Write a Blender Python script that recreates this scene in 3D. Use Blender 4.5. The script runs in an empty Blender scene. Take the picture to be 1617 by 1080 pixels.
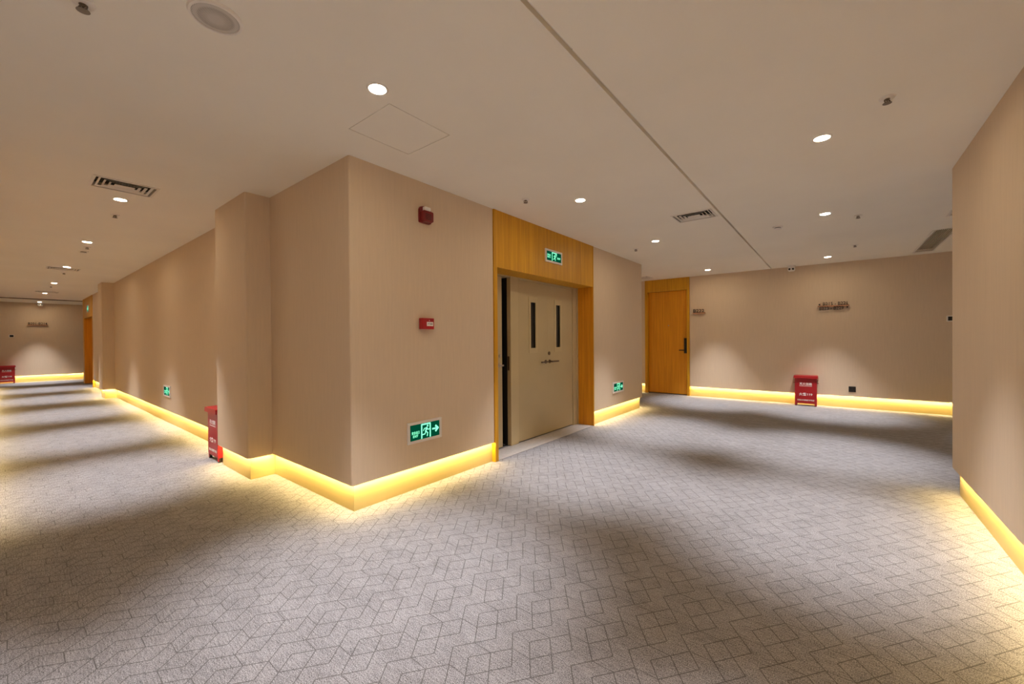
import bpy, bmesh, math, random
from mathutils import Matrix, Vector
random.seed(7)
sc = bpy.context.scene
COL = sc.collection
R = math.radians

# ------------------------------------------------------------------ camera
W_PX, F_PX = 1617.0, 639.27
CAM, PITCH, ROLL, YAW = Vector((2.6312, -1.5013, 1.2106)), 0.0061, -0.0074, 0.6726
f0 = Vector((-math.sin(YAW), math.cos(YAW), 0)); r0 = Vector((math.cos(YAW), math.sin(YAW), 0)); u0 = Vector((0, 0, 1))
fw = f0 * math.cos(PITCH) - u0 * math.sin(PITCH); up = u0 * math.cos(PITCH) + f0 * math.sin(PITCH)
rt = r0 * math.cos(ROLL) + up * math.sin(ROLL); up = up * math.cos(ROLL) - r0 * math.sin(ROLL)
cd = bpy.data.cameras.new('camera'); cam = bpy.data.objects.new('camera', cd); COL.objects.link(cam)
cd.sensor_fit = 'HORIZONTAL'; cd.sensor_width = 36.0; cd.lens = F_PX / W_PX * 36.0
cd.clip_start = 0.05; cd.clip_end = 100
M = Matrix.Identity(4)
for k in range(3):
    M[k][0], M[k][1], M[k][2], M[k][3] = rt[k], up[k], -fw[k], CAM[k]
cam.matrix_world = M
sc.camera = cam

# ------------------------------------------------------------------ light levels, exposure
wd = bpy.data.worlds.new('world'); sc.world = wd; wd.use_nodes = True
wd.node_tree.nodes['Background'].inputs[0].default_value = (0.02, 0.018, 0.015, 1)
sc.view_settings.view_transform = 'Standard'; sc.view_settings.look = 'None'
sc.view_settings.gamma = 1.0; sc.view_settings.use_curve_mapping = False
sc.view_settings.exposure = 0.67
sc.cycles.diffuse_bounces = 8; sc.cycles.max_bounces = 12; sc.cycles.sample_clamp_indirect = 4.0
DOWN_W, DOWN_COL, DOWN_ANGLE, DOWN_BLEND = 215.0, (0.98, 0.97, 1.0), 57.0, 0.9
LED_E, LED_COL = 104.0, (1.0, 0.73, 0.30)
LENS_E = 140.0

# ------------------------------------------------------------------ constants of the place
H, ZB, REC = 2.5, 0.197, 0.035
YB = 7.483                      # far wall on the right
XR, YR = 3.343, 3.07            # near right-hand wall and where it ends
YLW = -1.74
XF = -17.0                      # end wall of the left corridor

# ------------------------------------------------------------------ materials
def nt(m): return m.node_tree
def mat(name, col, rough=0.6, metal=0.0, var=0.0, scale=(8, 8, 8), bump=0.0, emit=0.0, ecol=None, spec=0.5, trans=0.0):
    m = bpy.data.materials.new(name); m.use_nodes = True
    t = m.node_tree; b = t.nodes['Principled BSDF']
    b.inputs['Base Color'].default_value = (*col, 1); b.inputs['Roughness'].default_value = rough
    b.inputs['Metallic'].default_value = metal; b.inputs['Specular IOR Level'].default_value = spec
    if trans: b.inputs['Transmission Weight'].default_value = trans
    if emit:
        b.inputs['Emission Color'].default_value = (*(ecol or col), 1); b.inputs['Emission Strength'].default_value = emit
    tc = t.nodes.new('ShaderNodeTexCoord'); mp = t.nodes.new('ShaderNodeMapping'); mp.inputs['Scale'].default_value = scale
    nz = t.nodes.new('ShaderNodeTexNoise'); nz.inputs['Scale'].default_value = 1.0; nz.inputs['Detail'].default_value = 5
    t.links.new(tc.outputs['Object'], mp.inputs[0]); t.links.new(mp.outputs[0], nz.inputs['Vector'])
    rp = t.nodes.new('ShaderNodeValToRGB'); e = rp.color_ramp.elements
    v = max(var, 0.015)
    e[0].position, e[1].position = 0.3, 0.7
    e[0].color = (*[c * (1 - v) for c in col], 1); e[1].color = (*[min(1, c * (1 + v)) for c in col], 1)
    t.links.new(nz.outputs['Fac'], rp.inputs[0]); t.links.new(rp.outputs[0], b.inputs['Base Color'])
    if bump:
        bp = t.nodes.new('ShaderNodeBump'); bp.inputs['Strength'].default_value = bump; bp.inputs['Distance'].default_value = 0.002
        t.links.new(nz.outputs['Fac'], bp.inputs['Height']); t.links.new(bp.outputs[0], b.inputs['Normal'])
    return m

def emitter(name, col, strength):
    m = bpy.data.materials.new(name); m.use_nodes = True; t = m.node_tree; t.nodes.clear()
    e = t.nodes.new('ShaderNodeEmission'); o = t.nodes.new('ShaderNodeOutputMaterial')
    e.inputs[0].default_value = (*col, 1); e.inputs[1].default_value = strength
    t.links.new(e.outputs[0], o.inputs[0]); return m

def carpet():
    m = bpy.data.materials.new('carpet'); m.use_nodes = True; t = m.node_tree; N = t.nodes; L = t.links
    b = N['Principled BSDF']; b.inputs['Roughness'].default_value = 0.95; b.inputs['Specular IOR Level'].default_value = 0.15
    tc = N.new('ShaderNodeTexCoord')
    p, q, r = Vector((.052, .0685, 0)), Vector((.052, -.0685, 0)), Vector((.0855, 0, 0))
    T1, T3 = 2 * p - q + r, 2 * q - p + r
    a, c = T1.x, T1.y
    m1, m2 = Vector((.5 / a, .5 / c, 0)), Vector((.5 / a, -.5 / c, 0))
    E0 = Vector((1.916, .003, 0))
    Cc, G = E0 + p - q, E0 + q - p
    segs = [(E0 - q, p, 1), (E0, p, 1), (G, p, 1), (E0 - p, q, 1), (E0, q, 1), (Cc, q, 1), (G + r / 2, r, .5), (Cc + r / 2, r, .5)]
    def math_(op, x, y=None):
        n = N.new('ShaderNodeMath'); n.operation = op
        for i, v in enumerate((x, y)):
            if v is None: continue
            if isinstance(v, (int, float)): n.inputs[i].default_value = v
            else: L.new(v, n.inputs[i])
        return n.outputs[0]
    def dot(vs, vec):
        n = N.new('ShaderNodeVectorMath'); n.operation = 'DOT_PRODUCT'; L.new(vs, n.inputs[0]); n.inputs[1].default_value = vec
        return n.outputs['Value']
    X = tc.outputs['Object']
    # shaky yarn: a tiny wobble of the printed lines
    I, J = dot(X, m1), dot(X, m2)
    total = None
    for mid, d, hl in segs:
        n = d.normalized(); pn = Vector((-n.y, n.x, 0))
        i = math_('SUBTRACT', I, mid.dot(m1)); j = math_('SUBTRACT', J, mid.dot(m2))
        fi = math_('SUBTRACT', i, math_('ROUND', i)); fj = math_('SUBTRACT', j, math_('ROUND', j))
        al = math_('ABSOLUTE', math_('ADD', math_('MULTIPLY', fi, T1.dot(n)), math_('MULTIPLY', fj, T3.dot(n))))
        pe = math_('ABSOLUTE', math_('ADD', math_('MULTIPLY', fi, T1.dot(pn)), math_('MULTIPLY', fj, T3.dot(pn))))
        k = math_('MULTIPLY', math_('LESS_THAN', al, d.length * hl), math_('LESS_THAN', pe, .0021 if hl == 1 else .0016))
        total = k if total is None else math_('MAXIMUM', total, k)
    def noise(scale, detail, rough=.6):
        mp = N.new('ShaderNodeMapping'); mp.inputs['Scale'].default_value = scale; L.new(X, mp.inputs[0])
        nz = N.new('ShaderNodeTexNoise'); nz.inputs['Scale'].default_value = 1; nz.inputs['Detail'].default_value = detail; nz.inputs['Roughness'].default_value = rough
        L.new(mp.outputs[0], nz.inputs['Vector']); return nz.outputs['Fac']
    yarn = noise((250, 250, 1), 2); streak = noise((22, 170, 1), 3); patch = noise((5, 9, 1), 3)
    s = math_('ADD', math_('MULTIPLY', yarn, .66), math_('ADD', math_('MULTIPLY', streak, .24), math_('MULTIPLY', patch, .10)))
    rp = N.new('ShaderNodeValToRGB'); e = rp.color_ramp.elements
    e[0].position, e[1].position = .385, .615
    e[0].color = (*CARPET_DARK, 1); e[1].color = (*CARPET_LIGHT, 1)
    L.new(s, rp.inputs[0])
    mx = N.new('ShaderNodeMix'); mx.data_type = 'RGBA'
    L.new(math_('MULTIPLY', total, math_('ADD', .20, math_('MULTIPLY', yarn, .8))), mx.inputs[0]); L.new(rp.outputs[0], mx.inputs[6]); mx.inputs[7].default_value = (*CARPET_LINE, 1)
    L.new(mx.outputs[2], b.inputs['Base Color'])
    bp = N.new('ShaderNodeBump'); bp.inputs['Strength'].default_value = .35; bp.inputs['Distance'].default_value = .003
    L.new(math_('SUBTRACT', s, math_('MULTIPLY', total, .5)), bp.inputs['Height']); L.new(bp.outputs[0], b.inputs['Normal'])
    return m

def wood(name, dark, light, rough=.45):
    m = bpy.data.materials.new(name); m.use_nodes = True; t = m.node_tree; N = t.nodes; L = t.links
    b = N['Principled BSDF']; b.inputs['Roughness'].default_value = rough
    tc = N.new('ShaderNodeTexCoord'); mp = N.new('ShaderNodeMapping'); mp.inputs['Scale'].default_value = (38, 38, 1.1); L.new(tc.outputs['Object'], mp.inputs[0])
    nz = N.new('ShaderNodeTexNoise'); nz.inputs['Scale'].default_value = 1; nz.inputs['Detail'].default_value = 7; nz.inputs['Roughness'].default_value = .65
    L.new(mp.outputs[0], nz.inputs['Vector'])
    rp = N.new('ShaderNodeValToRGB'); e = rp.color_ramp.elements; e[0].position, e[1].position = .33, .68
    e[0].color = (*dark, 1); e[1].color = (*light, 1)
    L.new(nz.outputs['Fac'], rp.inputs[0]); L.new(rp.outputs[0], b.inputs['Base Color'])
    bp = N.new('ShaderNodeBump'); bp.inputs['Strength'].default_value = .08; bp.inputs['Distance'].default_value = .001
    L.new(nz.outputs['Fac'], bp.inputs['Height']); L.new(bp.outputs[0], b.inputs['Normal'])
    return m

def perforated(name, col):
    m = bpy.data.materials.new(name); m.use_nodes = True; t = m.node_tree; N = t.nodes; L = t.links
    b = N['Principled BSDF']; b.inputs['Roughness'].default_value = .5
    tc = N.new('ShaderNodeTexCoord'); v = N.new('ShaderNodeTexVoronoi'); v.inputs['Scale'].default_value = 260; v.inputs['Randomness'].default_value = 0.0
    L.new(tc.outputs['Object'], v.inputs['Vector'])
    rp = N.new('ShaderNodeValToRGB'); e = rp.color_ramp.elements; e[0].position, e[1].position = .30, .36
    e[0].color = (.10, .09, .08, 1); e[1].color = (*col, 1)
    L.new(v.outputs['Distance'], rp.inputs[0]); L.new(rp.outputs[0], b.inputs['Base Color']); return m

CARPET_DARK, CARPET_LIGHT, CARPET_LINE = (.095, .090, .094), (.45, .435, .455), (.06, .052, .05)
M_CARPET = carpet()
M_CEIL = mat('ceiling paint', (.93, .89, .785), .9, var=.02, scale=(1.5, 1.5, 1.5), spec=.2)
M_WALL = mat('beige wall covering', (.70, .565, .415), .8, var=.025, scale=(60, 60, 4), bump=.05, spec=.25)
M_BASE = mat('cream lacquered skirting', (.60, .47, .19), .45, var=.04, scale=(3, 3, 20))
M_WOOD = wood('oak veneer', (.54, .25, .004), (.74, .385, .014))
M_DOORWOOD = wood('oak door veneer', (.62, .235, .004), (.82, .36, .012))
M_BEIGE = mat('beige painted steel', (.52, .42, .24), .5, var=.03, scale=(3, 3, 3))
M_FRAMEB = mat('beige painted frame', (.56, .455, .26), .5, var=.03, scale=(3, 3, 3))
M_STONE = mat('grey stone threshold', (.46, .43, .41), .5, var=.10, scale=(30, 30, 30))
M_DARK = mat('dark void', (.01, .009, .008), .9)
M_GLASS = mat('black door glass', (.008, .008, .01), .12)
M_BLACK = mat('black metal', (.02, .018, .017), .4, metal=.3)
M_STEEL = mat('brushed steel', (.55, .50, .44), .3, metal=.9, var=.05, scale=(5, 60, 60))
M_BRONZE = mat('dark bronze metal', (.16, .11, .08), .35, metal=.8)
M_SPRK = mat('sprinkler brass', (.20, .16, .12), .35, metal=.6)
M_WHITE = mat('white plastic', (.88, .84, .78), .5)
M_GRILLE = mat('grey white enamel', (.80, .75, .67), .5)
M_SLAT = mat('grille slats', (.72, .62, .48), .5)
M_SPEAKER = perforated('perforated speaker grille', (.60, .57, .53))
M_RED = mat('red enamel', (.40, .012, .016), .35, var=.05, scale=(4, 4, 4))
M_REDP = mat('dark red plastic', (.19, .006, .009), .35)
M_LENS = mat('clear strobe lens', (.88, .85, .82), .15)
M_PRINT = mat('white print', (.85, .82, .78), .6)
M_INK = mat('black print', (.03, .03, .03), .6)
M_LETTER = mat('dark brown sign letters', (.035, .016, .010), .45)
M_LEDGE = mat('copper brown sign ledge', (.50, .25, .14), .4, metal=.2)
M_LEDG = emitter('warm led tape', LED_COL, LED_E)
M_LAMP = emitter('downlight lens', (1, .82, .58), LENS_E)
M_EXITBG = emitter('lit green sign glass', (.0, .075, .035), .55)
M_EXITFG = emitter('lit pale green symbol', (.24, 1.0, .56), .95)
M_EXITFR = mat('silver sign frame', (.80, .76, .72), .35)

# ------------------------------------------------------------------ mesh helpers
def box(bm, x0, x1, y0, y1, z0, z1, bev=0.0):
    vs = [bm.verts.new((x, y, z)) for x in (x0, x1) for y in (y0, y1) for z in (z0, z1)]
    fs = [bm.faces.new([vs[i] for i in f]) for f in ((0, 1, 3, 2), (4, 6, 7, 5), (0, 4, 5, 1), (2, 3, 7, 6), (0, 2, 6, 4), (1, 5, 7, 3))]
    if bev:
        es = list({e for f in fs for e in f.edges})
        bmesh.ops.bevel(bm, geom=es, offset=bev, segments=2, affect='EDGES', profile=.6)
    return vs
def lathe(bm, prof, n=32, cx=0, cy=0):
    """profile of (radius, z); radius 0 closes the ends"""
    rings = []
    for r, z in prof:
        if r < 1e-6: rings.append([bm.verts.new((cx, cy, z))])
        else: rings.append([bm.verts.new((cx + r * math.cos(2 * math.pi * k / n), cy + r * math.sin(2 * math.pi * k / n), z)) for k in range(n)])
    for A, B in zip(rings, rings[1:]):
        for k in range(n):
            a, b = A[k % len(A)], A[(k + 1) % len(A)]; c, d = B[(k + 1) % len(B)], B[k % len(B)]
            f = []
            for v in (a, b, c, d):
                if v not in f: f.append(v)
            if len(f) > 2: bm.faces.new(f)
def cyl(bm, p0, p1, r, n=12):
    p0, p1 = Vector(p0), Vector(p1); d = (p1 - p0).normalized()
    a = d.orthogonal().normalized(); b = d.cross(a)
    A = [bm.verts.new(p0 + a * r * math.cos(2 * math.pi * k / n) + b * r * math.sin(2 * math.pi * k / n)) for k in range(n)]
    B = [bm.verts.new(v.co + (p1 - p0)) for v in A]
    for k in range(n): bm.faces.new((A[k], A[(k + 1) % n], B[(k + 1) % n], B[k]))
    bm.faces.new(A[::-1]); bm.faces.new(B)
def prism(bm, poly, z0, z1):
    a = [bm.verts.new((x, y, z0)) for x, y in poly]; b = [bm.verts.new((x, y, z1)) for x, y in poly]; n = len(poly)
    for k in range(n): bm.faces.new((a[k], a[(k + 1) % n], b[(k + 1) % n], b[k]))
    bm.faces.new(a[::-1]); bm.faces.new(b)
def plate(bm, pts, y0, y1):
    """extruded outline in the local x/z plane (y0 back, y1 front)"""
    a = [bm.verts.new((x, y0, z)) for x, z in pts]; b = [bm.verts.new((x, y1, z)) for x, z in pts]; n = len(pts)
    for k in range(n): bm.faces.new((a[k], a[(k + 1) % n], b[(k + 1) % n], b[k]))
    bm.faces.new(a[::-1]); bm.faces.new(b)
def stroke(bm, pts, w, y0, y1):
    for (x0, z0), (x1, z1) in zip(pts, pts[1:]):
        d = Vector((x1 - x0, z1 - z0)).normalized(); n = Vector((-d.y, d.x)) * w / 2; e = d * w * .3
        plate(bm, [(x0 - e.x + n.x, z0 - e.y + n.y), (x0 - e.x - n.x, z0 - e.y - n.y), (x1 + e.x - n.x, z1 + e.y - n.y), (x1 + e.x + n.x, z1 + e.y + n.y)], y0, y1)
def slab(bm, x0, x1, y0, y1, z0, z1, holes):
    """flat slab with rectangular holes, built from a grid of cells"""
    xs = sorted({x0, x1, *[v for h in holes for v in h[:2] if x0 < v < x1]}); ys = sorted({y0, y1, *[v for h in holes for v in h[2:] if y0 < v < y1]})
    solid = {}
    for i in range(len(xs) - 1):
        for j in range(len(ys) - 1):
            cx, cy = (xs[i] + xs[i + 1]) / 2, (ys[j] + ys[j + 1]) / 2
            solid[i, j] = not any(h[0] < cx < h[1] and h[2] < cy < h[3] for h in holes)
    V = {}
    def v(i, j, z):
        if (i, j, z) not in V: V[i, j, z] = bm.verts.new((xs[i], ys[j], z))
        return V[i, j, z]
    for (i, j), s in solid.items():
        if not s: continue
        bm.faces.new((v(i, j, z0), v(i, j + 1, z0), v(i + 1, j + 1, z0), v(i + 1, j, z0)))
        bm.faces.new((v(i, j, z1), v(i + 1, j, z1), v(i + 1, j + 1, z1), v(i, j + 1, z1)))
        for di, dj, A, B in ((-1, 0, (i, j), (i, j + 1)), (1, 0, (i + 1, j), (i + 1, j + 1)), (0, -1, (i, j), (i + 1, j)), (0, 1, (i, j + 1), (i + 1, j + 1))):
            if not solid.get((i + di, j + dj), False):
                bm.faces.new((v(*A, z0), v(*B, z0), v(*B, z1), v(*A, z1)))
def obj(name, bm, m, parent=None, smooth=False):
    bmesh.ops.recalc_face_normals(bm, faces=bm.faces)
    me = bpy.data.meshes.new(name); bm.to_mesh(me); bm.free()
    if smooth:
        me.polygons.foreach_set('use_smooth', [True] * len(me.polygons)); me.set_sharp_from_angle(angle=R(40))
    me.materials.append(m); o = bpy.data.objects.new(name, me); COL.objects.link(o)
    if parent: o.parent = parent
    return o
def part(name, parent, m, fn, *a, smooth=False, **k):
    bm = bmesh.new(); fn(bm, *a, **k); return obj(name, bm, m, parent, smooth)
def struct(name, bm, m): o = obj(name, bm, m); o['kind'] = 'structure'; return o
def thing(name, label, cat, loc, rz=0.0, group=None, kind=None):
    o = bpy.data.objects.new(name, None); COL.objects.link(o); o.location = loc; o.rotation_euler = (0, 0, rz); o.empty_display_size = .1
    if label: o['label'] = label
    if cat: o['category'] = cat
    if group: o['group'] = group
    if kind: o['kind'] = kind
    return o
def copy_tree(o, parent=None):
    c = o.copy(); COL.objects.link(c)
    if parent: c.parent = parent
    for ch in [x for x in bpy.data.objects if x.parent == o]: copy_tree(ch, c)
    return c
def place(proto, first, loc, rz, label, group=None):
    o = proto if first else copy_tree(proto)
    o.location = loc; o.rotation_euler = (0, 0, rz); o['label'] = label
    if group: o['group'] = group
    return o
def text_mesh(s, height, depth=.0006, bold=0.0, width=None):
    """flat lettering in the local x/z plane, centred, facing -y"""
    cu = bpy.data.curves.new('lettering', 'FONT'); cu.body = s; cu.align_x = 'CENTER'; cu.size = 1.0; cu.extrude = 0.0; cu.offset = bold; cu.resolution_u = 2
    to = bpy.data.objects.new('lettering', cu); COL.objects.link(to)
    bpy.context.view_layer.update()
    me = bpy.data.meshes.new_from_object(to.evaluated_get(bpy.context.evaluated_depsgraph_get()))
    bpy.data.objects.remove(to); bpy.data.curves.remove(cu)
    bm = bmesh.new(); bm.from_mesh(me); bpy.data.meshes.remove(me)
    xs = [v.co.x for v in bm.verts]; ys = [v.co.y for v in bm.verts]
    k = height / (max(ys) - min(ys)); kx = width / (max(xs) - min(xs)) if width else k
    cx, cy = (max(xs) + min(xs)) / 2, (max(ys) + min(ys)) / 2
    for v in bm.verts: v.co = Vector(((v.co.x - cx) * kx, 0, (v.co.y - cy) * k))
    r = bmesh.ops.extrude_face_region(bm, geom=list(bm.faces))
    for v in [g for g in r['geom'] if isinstance(g, bmesh.types.BMVert)]: v.co.y -= depth
    return bm
def lettering(parent, s, height, x, y, z, m, depth=.0006, bold=0.0, width=None, name='lettering'):
    o = obj(name, text_mesh(s, height, depth, bold, width), m, parent); o.location = (x, y, z); return o

def inset(poly, d, free=()):
    """offset a counter-clockwise rectilinear polygon inwards"""
    out = []; n = len(poly)
    for k in range(n):
        (ax, ay), (bx, by), (cx, cy) = poly[k - 1], poly[k], poly[(k + 1) % n]
        n1 = Vector((-(by - ay), bx - ax)).normalized(); n2 = Vector((-(cy - by), cx - bx)).normalized()
        if (k - 1) % n in free: n1 = n1 * 0
        if k in free: n2 = n2 * 0
        o = n1 + n2
        out.append((bx + o.x * d, by + o.y * d))
    return out
def rounded(poly, r=.012):
    out = []; n = len(poly)
    for k in range(n):
        a, b, c = Vector(poly[k - 1]), Vector(poly[k]), Vector(poly[(k + 1) % n])
        e1, e2 = (b - a).normalized(), (c - b).normalized()
        if e1.x * e2.y - e1.y * e2.x > .5 and (b - a).length > .05 and (c - b).length > .05:
            ctr = b - e1 * r + e2 * r
            for s in range(4):
                t = s / 3 * math.pi / 2
                out.append(tuple(ctr - e2 * r * math.cos(t) + e1 * r * math.sin(t)))
        else: out.append(tuple(b))
    return out
def run_strips(base, segs, d):
    """LED tape hidden in the slot between wall face and skirting: a list of wall-face segments"""
    for a, b in segs:
        a, b = Vector(a), Vector(b); e = (b - a).normalized(); nrm = Vector((-e.y, e.x))     # inward (ccw polygon)
        bm = bmesh.new(); n = max(1, round((b - a).length / .5))
        p, q = a + nrm * d * .28, b + nrm * d * .28; w = nrm * .005
        for k in range(n):
            s, t = p + (q - p) * (k / n), p + (q - p) * ((k + 1) / n)
            pts = [s - w, t - w, t + w, s + w]; lo, hi = ZB - .006, ZB - .001
            A = [bm.verts.new((v.x, v.y, lo)) for v in pts]; B = [bm.verts.new((v.x, v.y, hi)) for v in pts]
            bm.faces.new(A).material_index = 1
            for i in range(4): bm.faces.new((A[i], A[(i + 1) % 4], B[(i + 1) % 4], B[i]))
        o = obj('led_strip', bm, M_WHITE, base); o.data.materials.append(M_LEDG)

# ------------------------------------------------------------------ floor and ceiling
bm = bmesh.new(); box(bm, -17.3, 7.2, -5.4, 7.9, -.12, 0); struct('floor', bm, M_CARPET)

DIFF = (.395, .33)        # square diffuser, long side and short side
def rect(c, sx, sy): return (c[0] - sx / 2, c[0] + sx / 2, c[1] - sy / 2, c[1] + sy / 2)
DIFFUSERS = [((-1.968, -.865), 'x', 'white ceiling air diffuser beside the nearest corridor downlight'),
             ((-7.87, -.84), 'x', 'air diffuser beside the third downlight down the corridor'),
             ((-12.90, -.81), 'x', 'farthest air diffuser, small, near the corridor end wall'),
             ((1.475, 3.05), 'y', 'white ceiling air diffuser next to the long ceiling slot'),
             ((-.58, 6.97), 'y', 'air diffuser half hidden behind the wall corner by the oak guest door')]
GRILLES = [(3.685, 6.36, 1.68, 'long slatted ceiling grille touching the wall at back right'),
           (3.685, 3.98, 1.66, 'long slatted ceiling grille cut off by the near right wall edge')]
holes = []
for c, ax, _ in DIFFUSERS:
    sx, sy = (DIFF[1], DIFF[0]) if ax == 'x' else DIFF
    holes.append(rect(c, sx - .03, sy - .03))
for x, y, l, _ in GRILLES: holes.append((x - .10, x + .10, y - l / 2 + .02, y + l / 2 - .02))
HATCH = (.325, .735, -.178, .258)
holes.append((HATCH[0] - .004, HATCH[1] + .004, HATCH[2] - .004, HATCH[3] + .004))
SLOT = (1.699, 1.723, -5.4, YB)
DROP, XD = .032, -15.52
bm = bmesh.new()
slab(bm, -17.3, 7.2, -5.4, 7.9, H, H + .035, holes + [SLOT])
box(bm, -17.3, 7.2, -5.4, 7.9, H + .16, H + .2)
ceiling = struct('ceiling', bm, M_CEIL)
part('access_panel', ceiling, M_CEIL, box, *HATCH, H + .0005, H + .02)
for k, (a, b) in enumerate(((-5.4, .09), (.093, .70), (.703, 1.92), (1.923, YB))):      # profile pieces in the long slot, butted end to end
    bm = bmesh.new(); box(bm, 1.690, 1.732, a, b - .004, H + .036, H + .046); box(bm, 1.716, 1.722, a, b - .004, H + .004, H + .036)
    obj('slot_profile', bm, M_GRILLE, ceiling)
part('dropped_panel', ceiling, M_CEIL, box, -17.0, XD, -4.2, 4.2, H - DROP, H - .0005)
part('shadow_gap_strip', ceiling, M_BRONZE, box, XD, XD + .004, -4.2, 4.2, H - DROP + .008, H - .001)  # dark metal strip on the step face stands in for a shadow gap

# ------------------------------------------------------------------ walls
def wall(name, poly, lit, free=(), mat_=M_WALL, z0=ZB, base=True, round_=True):
    bm = bmesh.new(); prism(bm, rounded(poly) if round_ else poly, z0, H); w = struct(name, bm, mat_)
    if base:
        ip = inset(poly, REC, free); bm = bmesh.new(); prism(bm, ip, 0, ZB - .0005)
        s = struct('baseboard_' + name.split('_', 1)[1], bm, M_BASE)
        run_strips(s, lit, REC)
PX0, PX1, PY = -2.1225, -1.335, -.20           # near pier
QX0, QX1, QY = -10.15, -9.62, -.19             # far pier
D1A, D1B = 1.516, 3.621                        # oak surround of the stair doors along x = 0
D4A, D4B = -15.09, -13.04                      # oak surround in the corridor along y = 0
center = [(0, 0), (0, D1A), (-.46, D1A), (-.46, D1B), (0, D1B), (0, 5.45), (-15.09, 5.45), (-15.09, .30), (D4B, .30), (D4B, 0),
          (QX0, 0), (QX0, QY), (QX1, QY), (QX1, 0), (PX0, 0), (PX0, PY), (PX1, PY), (PX1, 0)]
e = .03
wall('wall_center', center, [((0, .01), (0, D1A - .005)), ((0, D1B + .005), (0, 5.41)), ((-e, 5.45), (-5, 5.45)),
     ((D4B + .005, 0), (QX0, 0)), ((QX0, 0), (QX0, QY + e)), ((QX0 + e, QY), (QX1 - e, QY)), ((QX1, QY + e), (QX1, -.0)), ((QX1, 0), (PX0, 0)),
     ((PX0, 0), (PX0, PY + e)), ((PX0 + e, PY), (PX1 - e, PY)), ((PX1, PY + e), (PX1, 0)), ((PX1, 0), (-.01, 0))], free=(1, 2, 3, 7, 8))
G0, G1 = -.696, .248                           # oak frame of the guest door in the back wall
wall('wall_back', [(G1, YB), (7.0, YB), (7.0, 7.8), (G1, 7.8)], [((G1 + .004, YB), (6.9, YB))], free=(3,))
wall('wall_back_left', [(-8.0, YB), (G0, YB), (G0, 7.8), (-8.0, 7.8)], [((-7.9, YB), (G0 - .004, YB))], free=(1,))
bm = bmesh.new(); box(bm, G0, G1, YB + .16, 7.8, 0, H); struct('wall_behind_door', bm, M_WALL)
wall('wall_right', [(XR, -5.2), (7.0, -5.2), (7.0, YR), (XR, YR)], [((XR, YR - .07), (XR, -5.1))])
wall('wall_left', [(-15.09, -4), (-1.36, -4), (-1.36, YLW), (-15.09, YLW)], [((-1.39, YLW), (-15.05, YLW))])
wall('wall_far', [(-17.3, -4), (XF, -4), (XF, 4), (-17.3, 4)], [((XF, -3.9), (XF, 3.9))])
for n, r in (('wall_rear', (-1.36, XR, -5.4, -5.2)), ('wall_rear_left', (-1.6, -1.36, -5.4, -4.0)), ('wall_right_end', (6.99, 7.2, YR, YB)), ('wall_left_end', (-8.2, -8.0, 5.45, YB)),
             ('wall_far_front', (XF, -15.09, -4.2, -4.0)), ('wall_far_rear', (XF, -15.09, 4.0, 4.2))):
    bm = bmesh.new(); box(bm, *r, 0, H); struct(n, bm, M_WALL)

# ------------------------------------------------------------------ doors
def lever(bm, x, z, sgn, y=0.0, L_=.15):
    """rose, neck and lever blade, pointing to sgn along x; door face at y"""
    cyl(bm, (x, y, z), (x, y - .008, z), .024, 16); cyl(bm, (x, y - .006, z), (x, y - .045, z), .009, 10)
    cyl(bm, (x - .008 * sgn, y - .045, z), (x + L_ * sgn, y - .045, z), .0095, 10)
# --- stair fire door: local x runs along +y of the room, front faces +x
d1 = thing('door_1', 'pair of beige steel fire doors set deep in an oak surround', None, (0, 0, 0), R(90), kind='structure')
OL, OR, OT, DP = 1.563, 3.604, 1.932, .25
bm = bmesh.new(); box(bm, D1A, OL, -.010, .25, 0, H); obj('jamb', bm, M_WOOD, d1)
bm = bmesh.new(); box(bm, OR, D1B, -.010, .25, 0, H); obj('jamb', bm, M_WOOD, d1)
bm = bmesh.new(); box(bm, OL + .002, OR - .002, -.006, .46, OT, H); obj('header_panel', bm, M_WOOD, d1)
bm = bmesh.new(); box(bm, OL, OR, 0.0, .25, .0005, .004); obj('threshold', bm, M_STONE, d1)
bm = bmesh.new(); box(bm, OR - .005, OR - .0002, -.004, .225, .004, OT - .001); obj('jamb_shade_lining', bm, M_DOORWOOD, d1)  # added skin over the jamb; its redder veneer stands in for recess shade
FL, FR = 2.075, 3.572
bm = bmesh.new(); box(bm, FL, 2.215, .235, .29, .004, OT - .002, .004); box(bm, 3.475, FR, .235, .33, .004, OT - .002, .004); box(bm, 2.215, 3.475, .235, .33, OT - .022, OT - .002, .002)
obj('door_frame', bm, M_FRAMEB, d1)
bm = bmesh.new(); box(bm, FR, OR, .225, .33, .004, OT - .002); obj('filler_strip', bm, M_BEIGE, d1)
seam = 2.845
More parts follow.
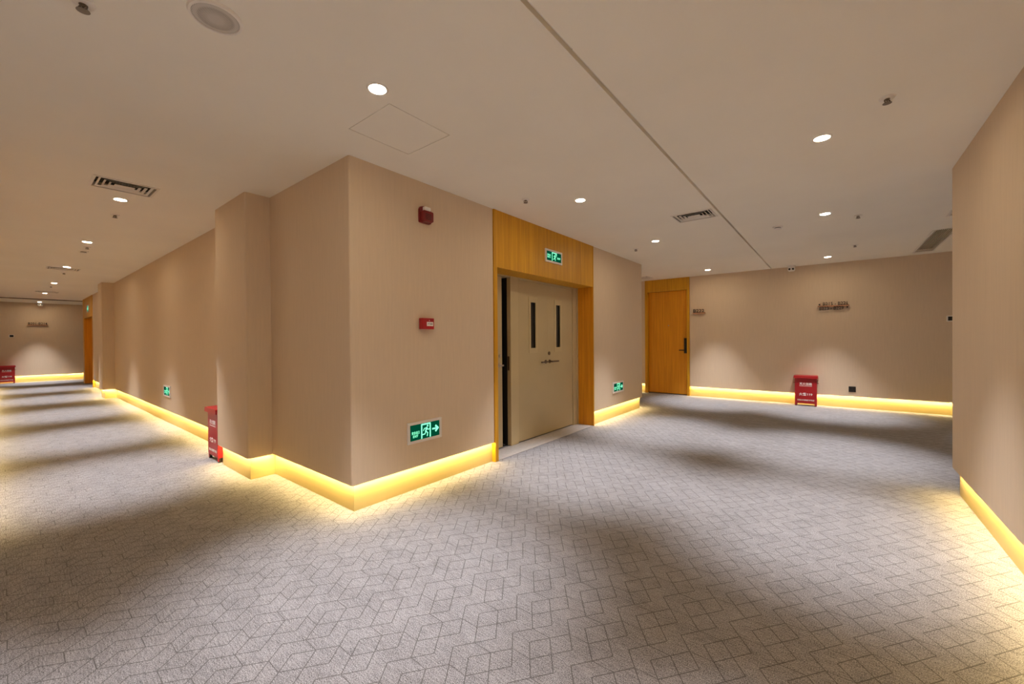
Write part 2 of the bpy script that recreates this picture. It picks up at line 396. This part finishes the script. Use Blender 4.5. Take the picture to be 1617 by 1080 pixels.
for a, b, wx, sg in ((2.219, seam - .0006, 2.53, -1), (seam + .0006, 3.471, 3.10, 1)):
    bm = bmesh.new()
    w0, w1, z0, z1 = wx - .065, wx + .065, 1.075, 1.69
    xs = (a, w0, w1, b)
    box(bm, a, w0, .25, .295, .014, OT - .024); box(bm, w1, b, .25, .295, .014, OT - .024); box(bm, w0, w1, .25, .295, .014, z0); box(bm, w0, w1, .25, .295, z1, OT - .024)
    bmesh.ops.remove_doubles(bm, verts=bm.verts, dist=1e-5)
    lf = obj('door_leaf', bm, M_BEIGE, d1)
    bm = bmesh.new()
    o, i = .088, .050
    for x0, x1, q0, q1 in ((wx - o, wx - i, z0 - .03, z1 + .04), (wx + i, wx + o, z0 - .03, z1 + .04), (wx - i, wx + i, z1 - .03, z1 + .04), (wx - i, wx + i, z0 - .03, z0 + .03)):
        box(bm, x0, x1, .243, .252, q0, q1, .0015)
    obj('window_frame', bm, M_FRAMEB, lf)
    bm = bmesh.new(); box(bm, w0 + .004, w1 - .004, .262, .272, z0 + .002, z1 - .002); obj('glass_pane', bm, M_GLASS, lf)
    bm = bmesh.new(); lever(bm, seam + sg * .045, .925, sg, .25); obj('lever_handle', bm, M_BRONZE, lf, True)
    if sg > 0:
        bm = bmesh.new(); cyl(bm, (seam + .035, .25, 1.03), (seam + .035, .242, 1.03), .024, 16); cyl(bm, (seam + .035, .25, 1.03), (seam + .035, .238, 1.03), .011, 12); obj('lock_cylinder', bm, M_BRONZE, lf, True)
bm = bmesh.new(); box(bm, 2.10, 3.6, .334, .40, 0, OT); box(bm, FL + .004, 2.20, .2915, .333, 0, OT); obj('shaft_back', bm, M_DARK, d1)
# --- narrow service door, ajar, left of the fire door in the same recess
d2 = thing('door_2', 'narrow beige service door standing ajar left of the fire doors', None, (-.250, 1.568, 0), R(90), kind='structure')
bm = bmesh.new(); box(bm, 0, .400, 0, .035, .012, OT - .02, .002); leaf = obj('door_leaf', bm, M_BEIGE, d2)
bm = bmesh.new(); lever(bm, .355, .925, -1, 0, .10); cyl(bm, (.355, 0, 1.03), (.355, -.01, 1.03), .02, 14); obj('lever_handle', bm, M_STEEL, leaf, True)
leaf.rotation_euler = (0, 0, R(3.5))
bm = bmesh.new(); box(bm, .5035, .5065, .005, .032, .86, 1.02); obj('strike_plate', bm, M_BRONZE, d2)
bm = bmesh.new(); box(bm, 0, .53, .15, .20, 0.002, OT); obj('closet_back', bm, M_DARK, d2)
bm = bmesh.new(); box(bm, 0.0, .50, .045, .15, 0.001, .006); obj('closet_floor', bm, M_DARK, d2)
bm = bmesh.new(); box(bm, 0.0, .503, -.010, .14, OT - .018, OT - .001); obj('head_frame', bm, M_BEIGE, d2)
# --- guest room door in the back wall
d3 = thing('door_3', 'oak guest room door with black lock plate in the back wall', None, (0, YB, 0), 0, kind='structure')
bm = bmesh.new(); box(bm, G0, -.636, -.010, .16, 0, H); obj('jamb', bm, M_WOOD, d3)
bm = bmesh.new(); box(bm, .196, G1, -.010, .16, 0, H); obj('jamb', bm, M_WOOD, d3)
bm = bmesh.new(); box(bm, -.635, .195, -.008, .16, 2.238, H); obj('header_panel', bm, M_WOOD, d3)
bm = bmesh.new(); box(bm, -.633, .193, .055, .10, .014, 2.235, .002); leaf = obj('door_leaf', bm, M_DOORWOOD, d3)
bm = bmesh.new(); box(bm, -.636, .196, .03, .12, .0, .004); obj('threshold', bm, M_BRONZE, d3)
bm = bmesh.new(); box(bm, .128, .182, .030, .055, .89, 1.215, .006); obj('lock_plate', bm, M_BLACK, leaf)
bm = bmesh.new(); cyl(bm, (.155, .034, .957), (.155, .0, .957), .011, 12); box(bm, .035, .166, -.012, .002, .947, .967, .003); obj('lever_handle', bm, M_BLACK, leaf)
bm = bmesh.new(); cyl(bm, (-.20, .055, 1.49), (-.20, .049, 1.49), .012, 14); obj('peephole', bm, M_STEEL, leaf, True)
# --- far oak surround in the left corridor
d4 = thing('door_4', 'distant oak door surround at the end of the left corridor', None, (0, 0, 0), 0, kind='structure')
A0, A1 = -14.79, -13.10
bm = bmesh.new(); box(bm, D4A, A0, -.010, .29, 0, H); obj('jamb', bm, M_WOOD, d4)
bm = bmesh.new(); box(bm, A1, D4B, -.010, .29, 0, H); obj('jamb', bm, M_WOOD, d4)
bm = bmesh.new(); box(bm, A0, A1, -.006, .29, 1.93, H); obj('header_panel', bm, M_WOOD, d4)
bm = bmesh.new(); box(bm, A0 + .0002, A0 + .005, -.004, .215, .002, 1.928); obj('jamb_shade_lining', bm, M_DOORWOOD, d4)  # extra skin putting recess shade of the far return into a redder veneer
for a, b in ((A0 + .006, -13.947), (-13.943, A1 - .003)):
    bm = bmesh.new(); box(bm, a, b, .22, .27, .012, 1.925, .002); obj('door_leaf', bm, M_DOORWOOD, d4)

# ------------------------------------------------------------------ recessed downlights
dl = thing('recessed_downlight', 'x', 'ceiling light', (0, 0, H), group='recessed ceiling downlights')
part('trim_ring', dl, M_WHITE, lathe, [(.041, -.001), (.043, -.005), (.052, -.004), (.056, -.0005), (.041, -.0005)], 36, smooth=True)
part('lens', dl, M_LAMP, lathe, [(0, -.0025), (.041, -.0025), (.041, -.0008), (0, -.0008)], 32)
ld = bpy.data.lights.new('downlight_lamp', 'SPOT'); ld.energy = DOWN_W; ld.color = DOWN_COL; ld.spot_size = R(DOWN_ANGLE); ld.spot_blend = DOWN_BLEND; ld.shadow_soft_size = .03
lo = bpy.data.objects.new('lamp', ld); COL.objects.link(lo); lo.parent = dl; lo.location = (0, 0, -.012)
DL = [(.804, -.297, 'bright round downlight closest to the camera, before the block corner'),
      (.788, 1.845, 'round downlight in front of the beige fire doors'),
      (.782, 3.882, 'round downlight past the fire doors, left of the ceiling slot'),
      (.765, 6.79, 'small round downlight near the oak guest door'),
      (2.571, 1.807, 'round downlight at upper right, nearest the right wall'),
      (2.558, 3.857, 'round downlight at right between smoke detector and sprinkler'),
      (2.549, 6.748, 'round downlight close to the back wall above the direction sign'),
      (-2.405, -.834, 'round downlight touching the nearest corridor air diffuser'),
      (-4.848, -.824, 'second downlight down the left corridor'),
      (-7.568, -.821, 'third downlight down the left corridor, by an air diffuser'),
      (-10.519, -.812, 'fourth downlight down the left corridor'),
      (-13.365, -.823, 'fifth downlight down the left corridor'),
      (-16.36, -.81, 'last downlight in front of the corridor end wall'),
      (2.62, -1.05, 'downlight overhead beside the right wall, ahead of the viewpoint'),
      (.80, -2.30, 'added unseen downlight behind the viewpoint, left row, first'),  # rows behind the viewpoint are added lamps that brighten the ceiling
      (2.56, -2.80, 'added unseen downlight behind the viewpoint, right row, first'),
      (.80, -4.40, 'added unseen downlight behind the viewpoint, left row, last'),
      (2.56, -4.40, 'added unseen downlight behind the viewpoint, right row, last'),
      (-2.0, 6.6, 'downlight in the passage hidden behind the central block'),
      (4.9, 5.3, 'downlight in the side passage hidden behind the right wall')]
for k, (x, y, lab) in enumerate(DL): place(dl, k == 0, (x, y, H - (DROP if x < XD else 0)), 0, lab)

# ------------------------------------------------------------------ sprinklers, detectors, speaker
sp = thing('sprinkler', 'x', 'sprinkler', (0, 0, H), group='ceiling sprinklers')
part('escutcheon', sp, M_WHITE, lathe, [(0, -.0005), (.036, -.0005), (.034, -.006), (.016, -.009), (0, -.009)], 28, smooth=True)
part('body', sp, M_SPRK, lathe, [(.0, -.006), (.013, -.006), (.012, -.011), (.007, -.013), (.006, -.016), (0, -.016)], 16, smooth=True)
bm = bmesh.new()
for s in (-1, 1):
    for a, b in (((.008 * s, 0, -.010), (.016 * s, 0, -.016)), ((.016 * s, 0, -.016), (.014 * s, 0, -.024)), ((.014 * s, 0, -.024), (.002 * s, 0, -.030))): cyl(bm, a, b, .003, 8)
cyl(bm, (0, 0, -.014), (0, 0, -.028), .0028, 8)
obj('yoke', bm, M_SPRK, sp)
bm = bmesh.new(); lathe(bm, [(0, -.030), (.019, -.030), (.020, -.032), (0, -.033)], 20)
obj('deflector', bm, M_SPRK, sp)
SP = [(.406, -1.302, 'sprinkler at the upper left picture edge near the round speaker'), (2.856, 1.478, 'large sprinkler at upper right, nearest the right wall'),
      (.408, 1.507, 'sprinkler over the left edge of the oak fire door surround'), (.401, 4.172, 'sprinkler near the far end of the central block'),
      (2.83, 4.155, 'sprinkler right of the middle downlight on the right side'), (2.858, 5.929, 'sprinkler nearest the back wall at right'),
      (-3.043, -.79, 'sprinkler just past the nearest corridor downlight'), (-5.231, -.79, 'sprinkler right behind the second corridor downlight'),
      (-8.434, -.80, 'sprinkler behind the third corridor downlight'), (-11.31, -.82, 'farthest sprinkler, behind the fourth corridor downlight')]
for k, (x, y, lab) in enumerate(SP): place(sp, k == 0, (x, y, H), R(38 + 7 * (k % 3)), lab)

dt = thing('smoke_detector', 'x', 'smoke detector', (0, 0, H), group='ceiling smoke detectors')
part('mounting_base', dt, M_WHITE, lathe, [(0, -.0005), (.052, -.0005), (.052, -.010), (.046, -.012), (0, -.012)], 32, smooth=True)
part('sensor_chamber', dt, M_INK, lathe, [(0, -.012), (.030, -.012), (.030, -.020), (0, -.020)], 24)
part('cap', dt, M_WHITE, lathe, [(0, -.020), (.036, -.020), (.037, -.026), (.022, -.035), (0, -.037)], 32, smooth=True)
for k, (x, y, lab) in enumerate([(2.117, 4.122, 'flat white smoke detector right of the ceiling slot'),
                                 (-5.64, -.79, 'white smoke detector behind the second corridor downlight')]):
    place(dt, k == 0, (x, y, H), 0, lab)

ms = thing('motion_sensor', 'x', 'sensor', (0, 0, H), group='hanging ceiling sensors')
part('mounting_base', ms, M_WHITE, lathe, [(0, -.0005), (.060, -.0005), (.060, -.022), (.052, -.030), (0, -.030)], 28, smooth=True)
part('sensor_head', ms, M_WHITE, lathe, [(0, -.030), (.044, -.030), (.056, -.048), (.056, -.082), (.044, -.100), (0, -.106)], 28, smooth=True)
for x in (-.026, .026):
    bm = bmesh.new(); cyl(bm, (x, -.040, -.068), (x, -.0585, -.068), .017, 14); obj('sensor_lens', bm, M_BLACK, ms, True)
for k, (x, y, rz, lab) in enumerate([(2.03, 7.32, 0, 'white ceiling sensor with two dark lenses against the back wall'), (-16.72, -.78, 90, 'white ceiling sensor under the last downlight of the left corridor')]):
    place(ms, k == 0, (x, y, H - (DROP if x < XD else 0)), R(rz), lab)

spk = thing('ceiling_speaker', 'round perforated ceiling speaker at the upper left picture edge', 'speaker', (.715, -.965, H))
part('rim', spk, M_WHITE, lathe, [(.078, -.006), (.080, -.012), (.088, -.010), (.092, -.0005), (.078, -.0005)], 48, smooth=True)
part('grille', spk, M_SPEAKER, lathe, [(0, -.0135), (.050, -.012), (.080, -.008), (.080, -.001), (0, -.001)], 48, smooth=True)

# ------------------------------------------------------------------ air diffusers and slatted grilles
def ring(bm, sx0, sy0, z0, sx1, sy1, z1, t=.0016):
    """one sloped rectangular louvre: four mitred blades from outer half-size (sx0, sy0) to (sx1, sy1)"""
    for dz in (0, t):
        pass
    o = [(-sx0, -sy0), (sx0, -sy0), (sx0, sy0), (-sx0, sy0)]; i = [(-sx1, -sy1), (sx1, -sy1), (sx1, sy1), (-sx1, sy1)]
    A = [bm.verts.new((*p, z0)) for p in o]; B = [bm.verts.new((*p, z1)) for p in i]
    C = [bm.verts.new((*p, z0 + t * 2)) for p in o]; D = [bm.verts.new((*p, z1 + t * 2)) for p in i]
    for k in range(4):
        n = (k + 1) % 4
        bm.faces.new((A[k], A[n], B[n], B[k])); bm.faces.new((C[k], D[k], D[n], C[n])); bm.faces.new((A[k], C[k], C[n], A[n])); bm.faces.new((B[k], B[n], D[n], D[k]))
df = thing('air_diffuser', 'x', 'air vent', (0, 0, H), group='ceiling air diffusers')
hx, hy = DIFF[0] / 2, DIFF[1] / 2
bm = bmesh.new(); ring(bm, hx, hy, -.003, hx - .018, hy - .018, -.006); ring(bm, hx - .018, hy - .018, -.006, hx - .020, hy - .020, .012); obj('frame', bm, M_GRILLE, df)
for k in range(3):
    o = .034 + k * .034
    part('louvre', df, M_GRILLE, ring, hx - o - .015, hy - o - .015, .004, hx - o, hy - o, -.003, .0008)
part('centre_plate', df, M_GRILLE, box, -hx + .136, hx - .136, -hy + .136, hy - .136, -.003, -.001)
part('duct_box', df, M_DARK, box, -hx + .004, hx - .004, -hy + .004, hy - .004, .036, .10)
for k, (c, ax, lab) in enumerate(DIFFUSERS): place(df, k == 0, (*c, H), R(90) if ax == 'x' else 0, lab)

for x, y, l, lab in GRILLES:
    g = thing('ceiling_grille', lab, 'air vent', (x, y, H), group='slatted ceiling grilles')
    bm = bmesh.new(); a, b = .118, l / 2
    for r in ((-a, -a + .024, -b, b), (a - .024, a, -b, b), (-a + .024, a - .024, -b, -b + .024), (-a + .024, a - .024, b - .024, b)): box(bm, *r, -.006, .0005 if 0 else -.0005, .001)
    obj('frame', bm, M_GRILLE, g)
    me = None
    for k in range(10):
        if me is None:
            bm = bmesh.new(); v = box(bm, -.003, .003, -b + .026, b - .026, -.003, .003)
            s = obj('slat', bm, M_SLAT, g); me = s.data
        else:
            s = bpy.data.objects.new('slat', me); COL.objects.link(s); s.parent = g
        s.location = (-.081 + .018 * k, 0, 0)
    part('duct_box', g, M_DARK, box, -.099, .099, -b + .022, b - .022, .030, .10)

# ------------------------------------------------------------------ exit signs
def running_man(bm, cx, cz, s, y0, y1, flip=1):
    """running figure, about s tall, leaning towards +x"""
    f = lambda pts: [(cx + flip * x * s, cz + z * s) for x, z in pts]
    hx_, hz_ = cx + flip * .17 * s, cz + .40 * s
    plate(bm, [(hx_ + .085 * s * math.cos(2 * math.pi * k / 12), hz_ + .085 * s * math.sin(2 * math.pi * k / 12)) for k in range(12)], y0, y1)
    stroke(bm, f([(.09, .25), (-.03, -.03)]), .15 * s, y0, y1)                       # trunk
    stroke(bm, f([(.07, .25), (-.17, .22), (-.27, .06)]), .07 * s, y0, y1)           # rear arm
    stroke(bm, f([(.10, .24), (.22, .08), (.36, .12)]), .07 * s, y0, y1)             # front arm
    stroke(bm, f([(-.02, -.05), (-.12, -.24), (-.38, -.26)]), .085 * s, y0, y1)      # rear leg
    stroke(bm, f([(0, -.05), (.18, -.18), (.12, -.44)]), .085 * s, y0, y1)           # front leg
def exit_sign(name, label, loc, rz, w, h, layout, group=None):
    t = thing(name, label, 'exit sign', loc, rz, group)
    b = .022
    bm = bmesh.new()
    for r in ((-w / 2, w / 2, -h / 2, -h / 2 + b), (-w / 2, w / 2, h / 2 - b, h / 2), (-w / 2, -w / 2 + b, -h / 2 + b, h / 2 - b), (w / 2 - b, w / 2, -h / 2 + b, h / 2 - b)):
        box(bm, r[0], r[1], -.016, -.0005, r[2], r[3], .002)
    obj('frame', bm, M_EXITFR, t)
    part('sign_glass', t, M_EXITBG, box, -w / 2 + b, w / 2 - b, -.010, -.0005, -h / 2 + b, h / 2 - b)
    iw, ih = w - 2 * b, h - 2 * b; y0, y1 = -.010, -.0108
    if layout == 'arrow':
        bm = bmesh.new(); dx = iw * .03; dw, dh = iw * .29, ih * .84
        stroke(bm, [(dx - dw / 2, -dh / 2 - .004), (dx - dw / 2, dh / 2), (dx + dw / 2, dh / 2), (dx + dw / 2, -dh / 2 - .004)], .012, y0, y1)
        obj('doorway_symbol', bm, M_EXITFG, t)
        bm = bmesh.new(); running_man(bm, dx, -.004, ih * .78, y0, y1); obj('running_figure', bm, M_EXITFG, t)
        bm = bmesh.new(); ax = iw * .36; stroke(bm, [(ax - iw * .10, 0), (ax + iw * .06, 0)], ih * .11, y0, y1)
        stroke(bm, [(ax + iw * .01, ih * .17), (ax + iw * .09, 0), (ax + iw * .01, -ih * .17)], ih * .13, y0, y1); obj('arrow', bm, M_EXITFG, t)
        lettering(t, '安全出口', ih * .20, -iw * .315, y0, -ih * .02, M_EXITFG, .0008, .012, iw * .25)
        lettering(t, 'EXIT', ih * .15, -iw * .315, y0, -ih * .24, M_EXITFG, .0008, .015, iw * .17)
    else:
        bm = bmesh.new(); dx = 0.01; dw, dh = iw * .30, ih * .84
        stroke(bm, [(dx - dw / 2, -dh / 2 - .004), (dx - dw / 2, dh / 2), (dx + dw / 2, dh / 2), (dx + dw / 2, dh * .2)], .010, y0, y1)
        obj('doorway_symbol', bm, M_EXITFG, t)
        bm = bmesh.new(); running_man(bm, dx + .01, -.004, ih * .78, y0, y1); obj('running_figure', bm, M_EXITFG, t)
        lettering(t, '安全\n出口', ih * .44, -iw * .33, y0, 0, M_EXITFG, .0008, .012, iw * .22)
        lettering(t, 'EXIT', ih * .20, iw * .345, y0, -ih * .06, M_EXITFG, .0008, .015, iw * .22)
    return t
exit_sign('exit_sign', 'green lit exit sign with right arrow low on the near wall', (0, .640, .472), R(90), .348, .170, 'arrow', 'low exit signs')
exit_sign('exit_sign', 'small green exit sign low on the wall past the fire doors', (0, 4.425, .465), R(90), .385, .165, 'arrow', 'low exit signs')
exit_sign('exit_sign', 'small green exit sign low on the left corridor wall', (-5.065, 0, .487), 0, .375, .165, 'arrow', 'low exit signs')
exit_sign('exit_sign', 'green lit exit sign on oak panel above the fire doors', (.006, 2.596, 2.191), R(90), .365, .152, 'door', 'exit signs over doors')
exit_sign('exit_sign', 'tiny green exit sign on the distant oak surround', (-13.83, -.006, 2.17), 0, .365, .20, 'door', 'exit signs over doors')

# ------------------------------------------------------------------ fire alarm devices on the near wall
hs = thing('alarm_sounder', 'dark red fire alarm sounder with strobe high on the near wall', 'fire alarm', (0, .655, 2.232), R(90))
bm = bmesh.new(); plate(bm, [(-.058, -.060), (-.050, -.066), (.050, -.066), (.058, -.060), (.058, .040), (.046, .060), (.020, .068), (-.020, .068), (-.046, .060), (-.058, .040)], -.0005, -.022)
obj('back_plate', bm, M_REDP, hs)
bm = bmesh.new(); plate(bm, [(-.052, -.052), (-.034, -.064), (.034, -.064), (.052, -.052), (.052, .018), (.044, .024), (-.044, .024), (-.052, .018)], -.022, -.058); obj('horn_body', bm, M_REDP, hs)
for k in range(4): part('sound_slot', hs, M_BLACK, box, -.030, .030, -.0588, -.057, -.044 + .013 * k, -.039 + .013 * k)
bm = bmesh.new(); box(bm, -.034, .030, -.056, -.021, .025, .060, .011); obj('strobe_lens', bm, M_LENS, hs, True)
mc = thing('manual_call_point', 'square red manual fire call point with white label on near wall', 'fire alarm', (0, .654, 1.345), R(90))
part('housing', mc, M_RED, box, -.060, .060, -.048, -.0005, -.045, .045, bev=.005)
part('label_plate', mc, M_PRINT, box, -.018, .048, -.0500, -.047, -.020, .014)
lettering(mc, '按下报警', .012, .015, -.0500, -.003, M_INK, .0004, .01)
part('indicator_lamp', mc, M_LENS, box, .006, .012, -.0500, -.047, .022, .028)

# ------------------------------------------------------------------ extinguisher boxes
xb = thing('extinguisher_box', 'x', 'extinguisher box', (0, 0, 0), group='red extinguisher boxes')
w, d = .316, .17
bm = bmesh.new(); box(bm, -w / 2, w / 2, -d / 2 + .004, d / 2, .045, .485, .002)
for s in (-1, 1): box(bm, s * w / 2 - (.030 if s > 0 else 0), s * w / 2 + (0 if s > 0 else .030), -d / 2 + .004, -d / 2 + .010, .012, .046)
body = obj('body', bm, M_RED, xb)
part('front_panel', xb, M_RED, box, -w / 2 + .008, w / 2 - .008, -d / 2, -d / 2 + .004, .055, .478, bev=.001)
bm = bmesh.new(); plate(bm, [(-w / 2 - .020, .488), (w / 2 + .020, .488), (w / 2 + .012, .535), (-w / 2 - .012, .535)], -d / 2 - .022, d / 2); box(bm, -w / 2 - .002, w / 2 + .002, -d / 2 - .004, d / 2, .478, .489)
obj('lid', bm, M_RED, xb)
for s in (-1, 1):
    for y in (-d / 2 + .018, d / 2 - .018):
        part('foot', xb, M_BLACK, box, s * (w / 2 - .018) - .014, s * (w / 2 - .018) + .014, y - .012, y + .012, 0, .045)
for s in (-1, 1):
    bm = bmesh.new(); cyl(bm, (s * (w / 2 + .001), 0, .40), (s * (w / 2 + .018), 0, .40), .005, 8); cyl(bm, (s * (w / 2 + .018), -.04, .40), (s * (w / 2 + .018), .04, .40), .005, 8); obj('side_handle', bm, M_RED, xb)
yf = -d / 2
lettering(xb, '灭火器箱', .046, 0, yf, .388, M_PRINT, .0005, .012, .18)
part('underline', xb, M_PRINT, box, -.09, .09, yf - .0005, yf, .349, .355)
lettering(xb, '火警119', .050, 0, yf, .205, M_PRINT, .0005, .02, .19)
lettering(xb, '发现火灾请速拨打电话', .028, 0, yf, .103, M_PRINT, .0005, .02, .245)
for k, (x, y, lab) in enumerate([(2.232, 7.300 + d / 2, 'red extinguisher box standing against the back wall under the direction sign'), (-2.335, -.018 - d / 2 + .006, 'red extinguisher box tucked behind the near corridor pier'),
                                 (XF + .11, -1.455, 'red extinguisher box at the far end wall of the left corridor')]):
    place(xb, k == 0, (x, y, 0), R(90) if k == 2 else 0, lab)

# ------------------------------------------------------------------ letter signs
def ledge_sign(label, loc, rz, w, top, bottom=None, arrows=''):
    t = thing('letter_sign', label, 'sign', loc, rz)
    part('ledge', t, M_LEDGE, box, -w / 2, w / 2, -.055, -.0005, -.010, .010, bev=.002)
    s = .058 if bottom else .072
    shift = .025 if 'l' in arrows else 0
    lettering(t, top, s, shift, -.035, .010 + s / 2, M_LETTER, .010, .01, w - .05 - 2 * abs(shift) if bottom else w - .03)
    if bottom: lettering(t, bottom, s, -shift, -.035, -.010 - s / 2, M_LETTER, .010, .01, w - .10)
    if 'l' in arrows:
        for sg, z in ((-1, .030), (1, -.030)):
            bm = bmesh.new(); x = sg * (w / 2 - .022); plate(bm, [(x - sg * .014, z - .020), (x - sg * .014, z + .020), (x + sg * .014, z)], -.035, -.045); obj('arrow', bm, M_LETTER, t)
    return t
ledge_sign('room number letters on a small ledge right of the oak door', (.442, YB, 1.728), 0, .24, 'B222')
ledge_sign('room direction letters above and below a ledge on the back wall', (2.615, YB, 1.752), 0, .43, 'B215 - B221', 'B223 - B229', 'l')
ledge_sign('distant row of dark letters on a ledge on the corridor end wall', (XF, -.828, 1.775), R(90), .42, 'B201-B214')

# ------------------------------------------------------------------ switches and sockets
so = thing('wall_socket', 'black wall socket above the glowing skirting right of the red box', 'socket', (2.866, YB, .322), 0)
part('plate', so, M_BLACK, box, -.047, .047, -.010, -.0005, -.047, .047, bev=.003)
bm = bmesh.new(); box(bm, -.022, -.010, -.0112, -.0095, -.006, .012); box(bm, .010, .022, -.0112, -.0095, -.006, .012); box(bm, -.003, .003, -.0112, -.0095, -.030, -.016); obj('pin_slots', bm, M_DARK, so)
for lab, loc, rz in (('thermostat on the back wall at the near right wall edge', (4.022, YB, 1.480), 0), ('small thermostat on the corridor end wall above the red box', (XF, -1.352, 1.43), R(90))):
    th = thing('thermostat', lab, 'thermostat', loc, rz, 'wall thermostats')
    part('housing', th, M_WHITE, box, -.052, .052, -.016, -.0005, -.045, .045, bev=.004)
    part('display', th, M_BLACK, box, -.036, .040, -.0175, -.0155, -.030, .032)
